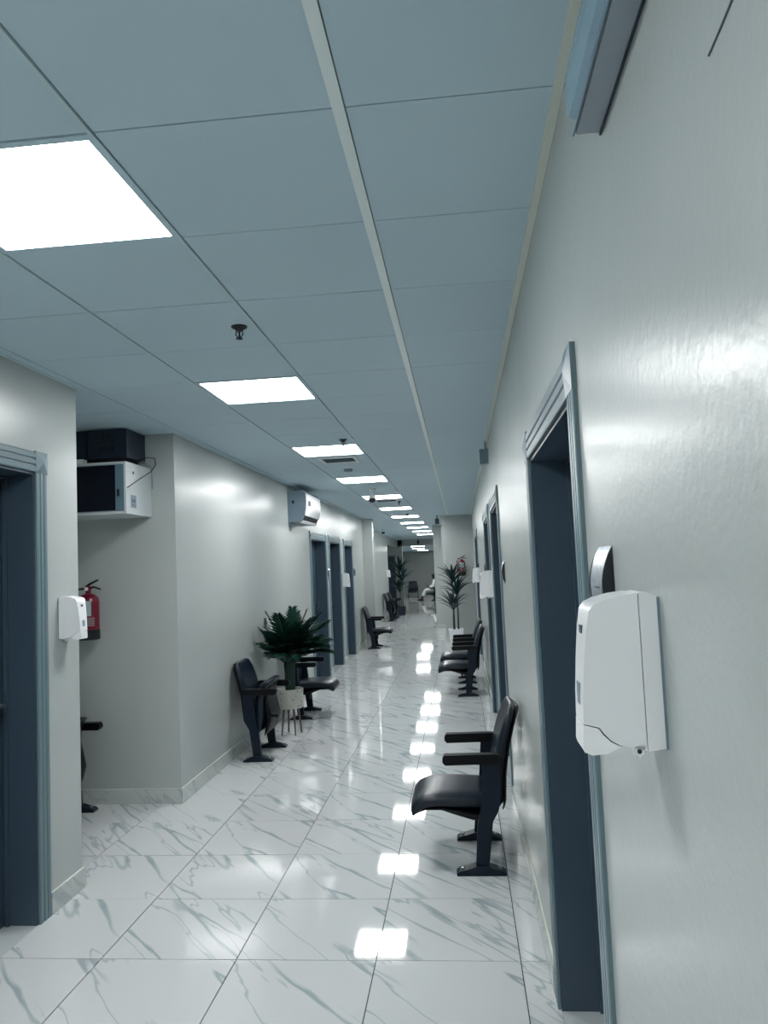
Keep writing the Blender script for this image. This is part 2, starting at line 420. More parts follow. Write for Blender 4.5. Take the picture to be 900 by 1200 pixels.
# vents
def vent(cell, label, sx=0.20):
    i, j = cell; x, y = CX0+(i+.5)*T, CY0+(j+.5)*T
    t = thing('ceiling_vent', label, 'air vent', (x, y, CH))
    a = 0.2985
    bm = bmesh.new(); q = 0.15
    for (x0, x1, y0, y1) in ((-a, a, -a, -q-.03), (-a, a, q+.03, a), (-a, -q-.03, -q-.03, q+.03), (q+.03, a, -q-.03, q+.03)): box(bm, x0, x1, y0, y1, 0, 0.012)
    obj('surround_panel', bm, M_PANEL, t)
    bm = bmesh.new(); r = q+.03
    for (x0, x1, y0, y1) in ((-r, r, -r, -q), (-r, r, q, r), (-r, -q, -q, q), (q, r, -q, q)): box(bm, x0, x1, y0, y1, -0.012, 0.006)
    obj('frame', bm, M_WHITE, t)
    obj('duct', B(-q, q, -q, q, 0.006, 0.012), M_BLACK, t)
    for k in range(9):
        yy = -q + (k+.5)*2*q/9
        bm = bmesh.new(); prism(bm, [(yy-.012, -0.006), (yy-.010, -0.0075), (yy+.012, 0.004), (yy+.010, 0.0055)], 'x', -q, q)
        obj('slat', bm, M_CABG, t)
vent((-2, 9), 'white-framed square louvre vent just beyond the third ceiling light')
vent((-2, 17), 'thin far louvre vent just beyond the fifth ceiling light')

# sprinklers
def sprinkler():
    t = empty('sprinkler', (0, 0, 0))
    bm = bmesh.new(); lathe(bm, [(0.036, 0), (0.034, -0.006), (0.018, -0.014), (0.014, -0.022)], n=18); obj('escutcheon', bm, M_BLACK, t, smooth=True)
    bm = bmesh.new(); tube(bm, [(0.012, 0, -0.02), (0.016, 0, -0.035), (0.004, 0, -0.052)], 0.0028, 6); tube(bm, [(-0.012, 0, -0.02), (-0.016, 0, -0.035), (-0.004, 0, -0.052)], 0.0028, 6)
    tube(bm, [(0, 0, -0.02), (0, 0, -0.052)], 0.004, 6); obj('frame_arms', bm, M_STEEL, t)
    bm = bmesh.new(); lathe(bm, [(0.014, -0.056), (0.016, -0.0535), (0.006, -0.052)], n=14); obj('deflector', bm, M_STEEL, t)
    return t
sp = sprinkler()
for k, (x, y, lab) in enumerate(((-0.91, 3.22, 'dark ceiling sprinkler standing alone before the second ceiling light'), (-0.92, 6.27, 'dark sprinkler head in front of the third ceiling light'),
                    (-0.95, 12.5, 'small dark sprinkler in front of the fifth ceiling light'), (-1.03, 15.6, 'small dark sprinkler by the sixth ceiling light'),
                    (-1.20, 24.5, 'tiny far sprinkler, left of the two by the tenth light'), (-1.02, 24.6, 'tiny far sprinkler, right of the two by the tenth light'))):
    o = sp if k == 0 else copy_tree(sp); o.location = (x, y, CH); tag(o, lab, 'sprinkler', 'ceiling sprinklers')
bm = bmesh.new(); lathe(bm, [(0.05, 0), (0.05, -0.012), (0.035, -0.028), (0.012, -0.030)], n=20)
o = obj('smoke_detector', bm, M_GREYP, smooth=True); o.location = (-1.156, 8.17, CH); tag(o, 'small round smoke detector on the ceiling just beyond the white louvre vent', 'smoke detector')
def dome_cam(loc, lab, s=1.0):
    t = thing('ceiling_camera', lab, 'security camera', loc); t.scale = (s, s, s)
    bm = bmesh.new(); lathe(bm, [(0.055, 0), (0.055, -0.012), (0.02, -0.02), (0.02, -0.05), (0.042, -0.10), (0.05, -0.13)], n=20); obj('body', bm, M_WHITE, t, smooth=True)
    bm = bmesh.new(); lathe(bm, [(0.05, -0.13), (0.048, -0.155), (0.034, -0.178), (0.012, -0.188)], n=20); obj('lens_dome', bm, M_BLACK, t, smooth=True)
dome_cam((-1.15, 10.35, CH), 'white hanging dome camera with a black lens below the fourth ceiling light')
dome_cam((-2.02, 20.5, CH), 'small hanging camera at the left beyond the left stub wall', 0.9)
def bracket(loc, lab):
    t = thing('ceiling_speaker', lab, 'speaker', loc)
    obj('hanger', B(-.012, .012, -.012, .012, -.07, 0), M_BLACK, t); obj('body', B(-.04, .04, -.05, .05, -.19, -.07), M_DARK, t, bevel=.01)
bracket((-0.46, 16.55, CH), 'dark hanging speaker by the top corner of the extinguisher wall')
bracket((-1.62, 30.2, CH), 'tiny dark hanging fitting in front of the far bulkhead')

# ------------------------------------------------------------------ doors
def fluted(w=CW, d=0.012, g=0.006):
    """outline of the fluted casing across its width: (across, depth)"""
    p = [(0, 0), (0, d*.8), (0.006, d)]
    for c in (0.034, 0.066):
        p += [(c-0.006, d), (c-0.002, d-g), (c+0.002, d-g), (c+0.006, d)]
    p += [(w-0.006, d), (w, d*.8), (w, 0)]
    return p
def make_door(no, side, y0, y1, h, cat=True):
    face = XR if side else XL; s = -1 if side else 1
    root = structure(empty('door_%d' % no, (face, (y0+y1)/2, 0)))
    ym = (y0+y1)/2
    def mapx(bm):
        for v in bm.verts: v.co.x *= s
    for e, sg in ((y0, 1), (y1, -1)):
        bm = bmesh.new()
        prism(bm, [(d, (e-ym)+sg*a) for a, d in fluted()], 'z', 0.0, h-CW-0.004); mapx(bm)
        obj('casing', bm, M_CASING, root)
        bm = bmesh.new(); a, b = sorted(((e-ym)-sg*0.004, (e-ym)+sg*(CW+0.004))); z0, z1 = h-CW-0.004, h+0.006
        vb = [bm.verts.new((0, a, z0)), bm.verts.new((0, b, z0)), bm.verts.new((0, b, z1)), bm.verts.new((0, a, z1))]
        vt = [bm.verts.new((0.013, a, z0)), bm.verts.new((0.013, b, z0)), bm.verts.new((0.013, b, z1)), bm.verts.new((0.013, a, z1))]
        ap = bm.verts.new((0.025, (a+b)/2, (z0+z1)/2))
        bm.faces.new(vb)
        for k in range(4):
            bm.faces.new((vb[k], vt[k], vt[(k+1) % 4], vb[(k+1) % 4])); bm.faces.new((vt[k], ap, vt[(k+1) % 4]))
        mapx(bm); obj('corner_block', bm, M_CASING, root)
    bm = bmesh.new(); prism(bm, [(d, h-a) for a, d in fluted()], 'y', y0-ym+CW+.0045, y1-ym-CW-.0045); mapx(bm)
    obj('head_casing', bm, M_CASING, root)
    bm = bmesh.new(); i0, i1, hi = y0-ym+CW-.009, y1-ym-CW+.009, h-CW+.009    # lining of the opening
    box(bm, -0.20, -0.001, i0, i0+.022, 0.002, hi); box(bm, -0.20, -0.001, i1-.022, i1, 0.002, hi); box(bm, -0.20, -0.001, i0+.022, i1-.022, hi-.022, hi); mapx(bm)
    obj('jamb', bm, M_JAMB, root, bevel=0.002, seg=1)
    bm = bmesh.new()
    for (a, b, c, d) in ((i0+.022, i0+.036, 0.002, hi-.022), (i1-.036, i1-.022, 0.002, hi-.022), (i0+.036, i1-.036, hi-.036, hi-.022)): box(bm, -0.155, -0.135, a, b, c, d)
    mapx(bm); obj('door_stop', bm, M_JAMB, root)
    obj('threshold', B(*sorted((-s*0.0005, -s*0.20)), i0, i1, -0.005, 0.0015), M_TILE, root)
    bm = B(-0.20, -0.16, i0+.024, i1-.024, 0.006, hi-.024); mapx(bm); lf = obj('door_leaf', bm, M_LEAF, root)
    n = 0
    for (za, zb) in ((0.18, 0.92), (1.12, hi-.2)):
        bm = B(-0.1595, -0.152, i0+.15, i1-.15, za, zb)
        mapx(bm); obj('raised_panel', bm, M_LEAF, lf, bevel=0.006, seg=1)
    # lever handle near the far jamb
    yh = i1-.09
    bm = B(-0.1595, -0.152, yh-.022, yh+.022, 0.90, 1.13); mapx(bm); hp = obj('handle_plate', bm, M_BLACK, lf, bevel=.003, seg=1)
    bm = bmesh.new(); tube(bm, [(-0.152, yh, 1.06), (-0.115, yh, 1.06), (-0.105, yh-.02, 1.06), (-0.108, yh-.12, 1.062)], [0.012, 0.011, 0.010, 0.009], 10); mapx(bm)
    obj('lever', bm, M_CHROME, lf, smooth=True)
    return root
for k, (s, a, b, h) in enumerate(DOORS): make_door(k+1, s, a, b, h)
# far door in the alcove, facing the camera
dr = structure(empty('door_9', (-2.79, 30.5, 0)))
bm = bmesh.new(); box(bm, -.23, -.19, -.02, 0, 0, 2.12); box(bm, .19, .23, -.02, 0, 0, 2.12); box(bm, -.19, .19, -.02, 0, 2.08, 2.12)
obj('casing', bm, M_CASING, dr); obj('door_leaf', B(-.188, .188, .05, .09, 0.005, 2.075), M_LEAF, dr)

# ------------------------------------------------------------------ chairs
def arc_slab(bm, mid, th, w, yc=0.0, n_w=7, crown=0.0):
    """padded slab: 'mid' is a list of (x,z,thickness) down the middle, width w(t) across y"""
    rings = []
    for k, (x, z, t) in enumerate(mid):
        a = mid[max(k-1, 0)]; b = mid[min(k+1, len(mid)-1)]
        d = Vector((b[0]-a[0], 0, b[1]-a[1])).normalized(); nrm = Vector((-d.z, 0, d.x))
        u = k/(len(mid)-1); ww = w(u)
        ring = []
        for q in range(20):
            an = 2*PI*q/20; cx, sx = math.cos(an), math.sin(an)
            ex = 0.42                                     # superellipse cross-section
            yy = math.copysign(abs(cx)**ex, cx)*ww/2; tt = math.copysign(abs(sx)**0.7, sx)*t/2
            dish = crown*(1-(2*yy/ww)**2)
            p = Vector((x, 0, z)) + nrm*(tt - dish); ring.append(bm.verts.new((p.x, yc+yy, p.z)))
        rings.append(ring)
    for a, b in zip(rings, rings[1:]):
        for q in range(20): bm.faces.new((a[q], a[(q+1) % 20], b[(q+1) % 20], b[q]))
    bm.faces.new(rings[0][::-1]); bm.faces.new(rings[-1])
def seat_bm(fold):
    bm = bmesh.new()
    mid = [(-0.075, 0.348, 0.03), (-0.06, 0.352, 0.075), (0.0, 0.357, 0.095), (0.10, 0.362, 0.095), (0.20, 0.366, 0.088), (0.275, 0.362, 0.088), (0.318, 0.346, 0.084), (0.342, 0.322, 0.072), (0.352, 0.303, 0.050), (0.356, 0.290, 0.022)]
    arc_slab(bm, mid, 0, lambda u: 0.455-0.03*abs(u-.4), crown=0.006)
    return bm
def shell_bm():
    bm = bmesh.new()
    mid = [(-0.10, 0.295, 0.008), (-0.06, 0.285, 0.04), (0.03, 0.272, 0.055), (0.10, 0.29, 0.05), (0.20, 0.315, 0.03), (0.29, 0.312, 0.02), (0.34, 0.287, 0.008)]
    arc_slab(bm, mid, 0, lambda u: 0.44-0.08*u)
    return bm
FH = (0.02, 0.335)           # hinge of the folding seat
def tilt(bm, ang):
    bmesh.ops.rotate(bm, verts=bm.verts, cent=(FH[0], 0, FH[1]), matrix=Matrix.Rotation(-ang, 3, 'Y'))
    return bm
def make_chair(fold=0.0):
    """origin on the floor between the two standards, facing +x"""
    t = empty('waiting_chair', (0, 0, 0))
    bs = tilt(seat_bm(0), fold); obj('seat', bs, M_CHAIR, t, smooth='all')
    bs = tilt(shell_bm(), fold); obj('seat_shell', bs, M_ARM, t, smooth='all')
    bm = bmesh.new()
    mid = [(-0.100, 0.315, 0.02), (-0.106, 0.35, 0.058), (-0.108, 0.42, 0.074), (-0.112, 0.50, 0.076), (-0.124, 0.58, 0.076), (-0.144, 0.67, 0.072), (-0.168, 0.75, 0.064), (-0.186, 0.80, 0.054), (-0.199, 0.838, 0.040), (-0.206, 0.857, 0.014)]
    arc_slab(bm, mid, 0, lambda u: 0.47*math.sqrt(1-((u-.45)/.60)**4), crown=-0.018)
    bk = obj('backrest', bm, M_CHAIR, t, smooth='all')
    bm = bmesh.new()
    mid2 = [(x-0.030-0.006*math.sin(PI*k/9), z-.006, 0.012) for k, (x, z, tt) in enumerate(mid)][0:9]
    arc_slab(bm, mid2, 0, lambda u: 0.43*math.sqrt(1-((u-.45)/.66)**4), crown=-0.018); obj('back_shell', bm, M_ARM, bk, smooth='all')
    for sg in (-1, 1):
        y = sg*0.262; h = 0.016
        bm = bmesh.new()   # standard: tapered upright, wider towards the arm
        prism(bm, [(0.030, 0.028), (0.010, 0.25), (-0.015, 0.36), (-0.035, 0.572), (-0.125, 0.572), (-0.118, 0.40), (-0.106, 0.33), (-0.072, 0.27), (-0.040, 0.028)], 'y', y-h, y+h)
        st = obj('standard', bm, M_STEEL, t, bevel=0.004, seg=1)
        bm = bmesh.new()
        prism(bm, [(0.13, 0.0), (0.132, 0.012), (0.115, 0.024), (0.07, 0.034), (0.03, 0.046), (-0.04, 0.046), (-0.08, 0.032), (-0.115, 0.020), (-0.13, 0.010), (-0.13, 0.0)], 'y', y-0.036, y+0.036)
        ft = obj('foot', bm, M_STEEL, t, bevel=0.006, seg=1)
        for bx in (0.098, -0.098):
            bm = bmesh.new(); lathe(bm, [(0.011, 0.020), (0.011, 0.0335), (0.006, 0.037)], (bx, y+0.0), n=8); obj('bolt', bm, M_BOLT, ft)
        bm = bmesh.new()
        prism(bm, [(0.166, 0.570), (0.180, 0.585), (0.180, 0.606), (0.168, 0.622), (-0.10, 0.624), (-0.135, 0.616), (-0.135, 0.574)], 'y', y-0.028, y+0.028)
        obj('armrest', bm, M_ARM, t, smooth=True, bevel=0.010, seg=3)
    bm = bmesh.new(); tube(bm, [(-0.07, -0.262, 0.30), (-0.07, 0.262, 0.30)], 0.014, 8); obj('cross_bar', bm, M_STEEL, t)
    bm = tilt(B(0.055, 0.085, -0.18, -0.15, 0.195, 0.262), fold); obj('seat_stop', bm, M_ARM, t, bevel=.006, seg=1)
    return t
down = make_chair(0.0); up = make_chair(math.radians(84))
used = set()
def put(src, x, y, face, lab, group=None, dz=0):
    o = src if src.name not in used else copy_tree(src); used.add(src.name)
    o.location = (x, y, dz); o.rotation_euler = (0, 0, face); tag(o, lab, 'chair', group or 'dark folding waiting chairs')
    return o
put(down, 0.030, 4.495, PI, 'dark navy waiting chair in the right foreground, seat down, past the near door')
put(down, 0.015, 10.04, PI, 'nearer of the two dark chairs side by side farther along the right wall')
put(down, 0.015, 11.10, PI, 'farther of two dark chairs on the right wall, nearest to the tall potted plant')
put(up, -1.842, 6.985, 0, 'dark chair with folded-up seat against the left wall beside the potted palm')
put(down, -1.842, 8.83, 0, 'dark chair with seat down behind the potted palm on the left')
put(down, -1.842, 16.05, 0, 'dark chair by the left stub wall, beyond the three left doors')
put(up, -2.19, 23.9, 0, 'nearer of two far dark chairs beyond the left stub wall', 'pair of far chairs on the left')
put(up, -2.19, 25.2, 0, 'farther of two far dark chairs, next to the far plant', 'pair of far chairs on the left')
put(up, -2.80, 5.12, 0, 'dark chair mostly hidden in the left recess, only armrest and foot showing')
put(down, -2.62, 41.6, -PI/2, 'dark chair facing the camera against the far end wall')
put(down, -1.34, 36.9, PI, 'dark chair on which the person in white sits')

# ------------------------------------------------------------------ dispensers
def make_dispenser():
    """origin on the wall face, +x outwards, near side at y=-.055"""
    t = empty('soap_dispenser', (0, 0, 0))
    hw = 0.055
    bm = bmesh.new(); prism(bm, [(0, 0.006), (0.004, 0.006), (0.004, 0.225), (0, 0.225)], 'y', -hw+.002, hw-.002); obj('back_plate', bm, M_GREYP, t)
    bm = bmesh.new()
    prism(bm, [(0.0045, 0.008), (0.030, 0.004), (0.030, 0.231), (0.016, 0.232), (0.0045, 0.226)], 'y', -hw, hw); obj('rear_cover', bm, M_WHITE, t, smooth=True, bevel=0.004, seg=3)
    bm = bmesh.new()
    prism(bm, [(0.0312, 0.006), (0.050, 0.009), (0.066, 0.013), (0.080, 0.020), (0.090, 0.030), (0.096, 0.039), (0.1165, 0.042), (0.1155, 0.080), (0.1115, 0.130), (0.106, 0.180), (0.101, 0.208), (0.094, 0.217), (0.080, 0.223), (0.055, 0.229), (0.0312, 0.232)], 'y', -hw, hw); obj('front_cover', bm, M_WHITE, t, smooth=True, bevel=0.009, seg=4)
    bm = bmesh.new()
    prism(bm, [(0.067, 0.0115), (0.088, 0.002), (0.108, -0.002), (0.117, 0.001), (0.119, 0.008), (0.117, 0.0405), (0.0975, 0.0375), (0.0915, 0.0285), (0.081, 0.0185)], 'y', -hw+.0005, hw-.0005); lv = obj('push_lever', bm, M_WHITE, t, smooth=True, bevel=0.004, seg=3)
    for part in t.children:
        if part.name.startswith(('push_lever', 'front_cover')):
            for v in part.data.vertices:
                if v.co.x > 0.078: v.co.y *= 1-0.34*((v.co.x-0.078)/0.041)**2
    obj('level_window', B(0.110, 0.1165, -0.012, 0.012, 0.066, 0.098), M_GREYP, t, bevel=.002, seg=1)
    obj('badge', B(0.100, 0.1085, -0.010, 0.010, 0.172, 0.184), M_LEAF, t)
    for yy in (-hw+.006, hw-.006):
        bm = bmesh.new(); prism(bm, [(0.034, 0.014), (0.036, 0.001), (0.042, -0.004), (0.049, -0.001), (0.050, 0.012)], 'y', yy-.006, yy+.006); lug = obj('hinge_lug', bm, M_WHITE, t, smooth=True, bevel=.002, seg=1)
        bm = bmesh.new(); tube(bm, [(0.0425, yy-.0068, 0.005), (0.0425, yy+.0068, 0.005)], 0.0034, 10); obj('pin_hole', bm, M_BLACK, lug)
    obj('nozzle', B(0.060, 0.070, -0.006, 0.006, 0.002, 0.014), M_GREYP, t)
    return t
ds = make_dispenser()
for k, (x, y, z, face, sc, lab) in enumerate((
    (XR, 1.215, 1.352, PI, 1.0, 'large white soap dispenser in the right foreground, below the curved silver door sign'),
    (XR, 7.08, 1.325, PI, 1.07, 'white soap dispenser between the second and third doors of the right wall'),
    (XR, 12.1, 1.35, PI, 1.0, 'small far white soap dispenser beside the fourth door of the right wall'),
    (XL, 3.905, 1.335, 0, 0.97, 'white soap dispenser on the end of the near left wall beside the first left door'),
    (XL, 13.60, 1.33, 0, 1.07, 'white soap dispenser between the last two doors of the left wall'),
    (-2.45, 25.4, 1.33, 0, 1.05, 'tiny far white soap dispenser above the two far left chairs'))):
    o = ds if k == 0 else copy_tree(ds); o.location = (x, y, z); o.rotation_euler = (0, 0, face); o.scale = (sc, sc, sc)
    tag(o, lab, 'soap dispenser', 'white wall soap dispensers')

# ------------------------------------------------------------------ curved door signs
def make_sign():
    t = empty('door_sign', (0, 0, 0)); W, H, D = 0.155, 0.155, 0.021
    def arcpts(off, n=10):
        return [(D*math.sin(PI*k/n)**0.8+off, H*k/n) for k in range(n+1)]
    for a, b in ((-W/2, -W/2+0.008), (W/2-0.008, W/2)):
        bm = bmesh.new(); prism(bm, [(p[0]*1.08, p[1]) for p in arcpts(0)] , 'y', a, b); obj('end_cap', bm, M_BLACK, t)
    bm = bmesh.new(); p = arcpts(0); prism(bm, p, 'y', -W/2+.008, W/2-.008); face = obj('silver_face', bm, M_SILVER, t, smooth=True)
    for (a, b, z) in ((-.02, .03, 0.075), (-.025, .022, 0.055), (-.035, .035, 0.036), (-.035, .035, 0.030)):
        k = z/H; x = D*math.sin(PI*k)**0.8
        bm = bmesh.new(); box(bm, x-.004, x+0.0012, a, b, z, z+0.0022); obj('text_line', bm, M_INK, face)
    return t
sg = make_sign()
for k, (x, y, z, face, sc, lab) in enumerate((
    (XR, 1.562, 1.505, PI, 1.0, 'curved silver door sign with black end caps above the foreground soap dispenser'),
    (XR, 5.17, 1.50, PI, 0.95, 'curved door sign seen edge-on just before the second right door'),
    (XR, 8.88, 1.52, PI, 0.9, 'tiny curved sign just past the third right door'),
    (XR, 12.28, 1.52, PI, 0.9, 'tiny dark curved sign beside the fourth right door'),
    (XL, 12.125, 1.50, 0, 1.1, 'small curved door sign between the first two doors of the far left wall'),
    (XL, 15.10, 1.50, 0, 1.1, 'small curved sign past the last door before the left stub wall'))):
    o = sg if k == 0 else copy_tree(sg); o.location = (x, y, z); o.rotation_euler = (0, 0, face); o.scale = (sc, sc, sc)
    tag(o, lab, 'sign', 'curved silver door signs')

# ------------------------------------------------------------------ emergency lamp, wall box, scratch
t = thing('emergency_lamp', 'long clear-covered emergency lamp high on the right wall at the top edge of the photo', 'lamp', (XR, 1.10, 2.385))
bm = bmesh.new(); prism(bm, [(0, 0), (-.044, 0), (-.048, 0.006), (-.044, 0.02), (-.044, 0.135), (0, 0.135)], 'y', -.24, .24); obj('body', bm, M_LAMPG, t, bevel=.002, seg=1)
bm = bmesh.new(); prism(bm, [(-.0445, 0.022), (-.056, 0.028), (-.060, 0.06), (-.059, 0.10), (-.052, 0.128), (-.0445, 0.132)], 'y', -.232, .232); cv = obj('clear_cover', bm, M_ACRYL, t, smooth=True, bevel=.003, seg=2)
obj('rim', B(-.0505, -.0482, -.24, .24, -0.003, 0.006), M_CABG, t); obj('gasket', B(-.004, -.0005, -.243, .243, -0.004, 0.138), M_DARK, t)
t = thing('wall_box', 'small pale electrical box with a conduit high on the right wall above the second door', 'electrical box', (XR, 6.75, 2.50))
obj('body', B(-.075, 0, -.06, .06, 0, .13), M_GREYP, t, bevel=.008); obj('front_plate', B(-.082, -.0755, -.05, .05, .01, .12), M_WHITE, t)
bm = bmesh.new(); tube(bm, [(-.02, 0, .13), (-.02, 0, .212)], 0.008, 8); obj('conduit', bm, M_GREYP, t)
bm = bmesh.new(); tube(bm, [(XR-.001, 0.80, 2.155), (XR-.001, 0.76, 2.158), (XR-.001, 0.70, 2.165)], 0.0012, 6)  # thin tube drawn for the scratch line on the wall
tag(obj('wall_scratch', bm, M_LEAF), 'thin dark scratch line high on the near right wall at the top corner', 'scratch')

# ------------------------------------------------------------------ air conditioner
t = thing('air_conditioner', 'white split air conditioner high on the left wall before the left doors', 'air conditioner', (XL, 9.36, 2.255))
prof = [(0, 0), (0.145, -.006), (0.178, 0.022), (0.205, 0.075), (0.224, 0.15), (0.230, 0.24), (0.226, 0.345), (0.20, 0.385), (0, 0.385)]
bm = bmesh.new(); prism(bm, prof, 'y', 0.0, 0.95); obj('side_casing', bm, M_GREYP, t, bevel=.006, seg=2)
bm = bmesh.new(); prism(bm, [(0.207, 0.078), (0.226, 0.15), (0.232, 0.24), (0.228, 0.347), (0.236, 0.349), (0.243, 0.24), (0.236, 0.15), (0.216, 0.072)], 'y', 0.006, 0.944); obj('front_panel', bm, M_WHITE, t, smooth=True)
bm = bmesh.new(); prism(bm, [(0.178, 0.020), (0.207, 0.076), (0.213, 0.072), (0.184, 0.016)], 'y', 0.05, 0.90); obj('outlet', bm, M_BLACK, t)
bm = bmesh.new(); prism(bm, [(0.150, -.008), (0.180, 0.018), (0.188, 0.012), (0.156, -.016)], 'y', 0.02, 0.93); obj('louvre', bm, M_WHITE, t)
obj('display', B(0.236, 0.2455, 0.10, 0.24, 0.20, 0.26), M_DARK, t)
obj('side_port', B(0.055, 0.085, -0.003, 0.0, 0.225, 0.265), M_DARK, t)
bm = bmesh.new(); tube(bm, [(0.012, 0.02, 0.05), (0.012, 0.02, -0.03), (0.02, 0.06, -0.07), (0.012, 0.05, -0.11)], 0.012, 8); obj('drain_hose', bm, M_GREYP, t)

# ------------------------------------------------------------------ network cabinet and things above it
t = thing('network_cabinet', 'pale wall-mounted network cabinet with smoked glass door in the left recess', 'cabinet', (-2.58, 5.325, 2.09))
W = 0.302; D = 0.222
bm = bmesh.new(); box(bm, -W, W, -D, D, 0, 0.018); box(bm, -W, W, -D, D, 0.345, 0.363); box(bm, -W, -W+.015, -D, D, .018, .345); box(bm, W-.015, W, -D, D, .018, .345); box(bm, -W+.015, W-.015, D-.01, D, .018, .345)
obj('housing', bm, M_CAB, t)
dd = obj('door', B(-W+.017, W-.017, -D-.004, -D+.010, 0.020, 0.343), M_CABG, t)
obj('glass', B(-W+.05, W-.075, -D-.0055, -D-.0042, 0.024, 0.339), M_GLASS, dd)
obj('lock', B(W-.06, W-.045, -D-.011, -D-.0042, 0.12, 0.17), M_BLACK, dd, bevel=.002, seg=1)
st = obj('warning_sticker', B(W, W+.001, -.145, -.055, 0.045, 0.135), M_GREYP, t)
for (a, b, c, d) in ((-.125, -.108, .085, .105), (-.092, -.076, .085, .105), (-.125, -.076, .062, .066)): obj('pictogram', B(W+.001, W+.0016, a, b, c, d), M_INK, st)
obj('cam_lock', B(W, W+.003, -.105, -.09, .285, .305), M_DARK, t)
bm = bmesh.new()
pts = []
for k in range(25):
    a = k/24; pts.append((-2.277 + 0.215*math.sin(PI*a)**0.9, 5.10+0.10*a*2, 2.255+0.30*a + 0.03*math.sin(2*PI*a)))
tube(bm, [(-2.2745, 5.12, 2.27), (-2.24, 5.10, 2.283), (-2.17, 5.10, 2.325), (-2.11, 5.14, 2.375), (-2.10, 5.20, 2.43), (-2.13, 5.26, 2.485), (-2.20, 5.30, 2.50), (-2.28, 5.33, 2.49), (-2.34, 5.36, 2.475), (-2.40, 5.38, 2.458)], 0.0035, 6)
tag(obj('network_cable', bm, M_BLACK, smooth='all'), 'black cable looping from the top of the network cabinet to its side', 'cable')
bm = bmesh.new(); tube(bm, [(-2.35, 5.42, 2.458), (-2.30, 5.46, 2.50), (-2.255, 5.49, 2.46), (-2.25, 5.50, 2.36), (-2.26, 5.52, 2.30)], 0.005, 6)
tag(obj('network_cable', bm, M_GREYP, smooth='all'), 'short grey cable bundle behind the right side of the network cabinet', 'cable')
t = thing('exhaust_fan', 'dark box fan above the network cabinet, under the recess ceiling', 'fan', (-2.47, 5.37, 2.50))
obj('housing', B(-.14, .15, -.15, .175, 0, .205), M_DARK, t, bevel=.004, seg=1)
bm = bmesh.new()
for k in range(7):
    a = 2*PI*k/7; bm2 = [(0.018*math.cos(a+.6), .102+0.018*math.sin(a+.6)), (0.075*math.cos(a), .102+0.075*math.sin(a)), (0.07*math.cos(a+.55), .102+0.07*math.sin(a+.55))]
    prism(bm, bm2, 'y', -.156, -.152)
obj('fan_blades', bm, M_BLACK, t)
for sg_ in (-1, 1): obj('foot_bracket', B(sg_*.11-.012, sg_*.11+.012, .10, .14, -.045, 0), M_DARK, t)
t = thing('dark_box', 'dark box under the recess ceiling left of the box fan', 'duct', (-2.90, 5.40, 2.50))  # plain dark box beside the fan
obj('casing', B(-.29, .27, -.15, .148, 0, .21), M_DARK, t, bevel=.004, seg=1); obj('hanger', B(-.2, -.17, .12, .148, -.04, 0), M_DARK, t)
t = thing('junction_box', 'small pale junction box on top of the network cabinet beside the wall corner', 'electrical box', (-2.64, 5.16, 2.453))
obj('body', B(-.05, .04, -.03, .03, 0, .035), M_CAB, t, bevel=.003, seg=1); obj('lid', B(-.045, .035, -.033, -.0305, .004, .031), M_WHITE, t)

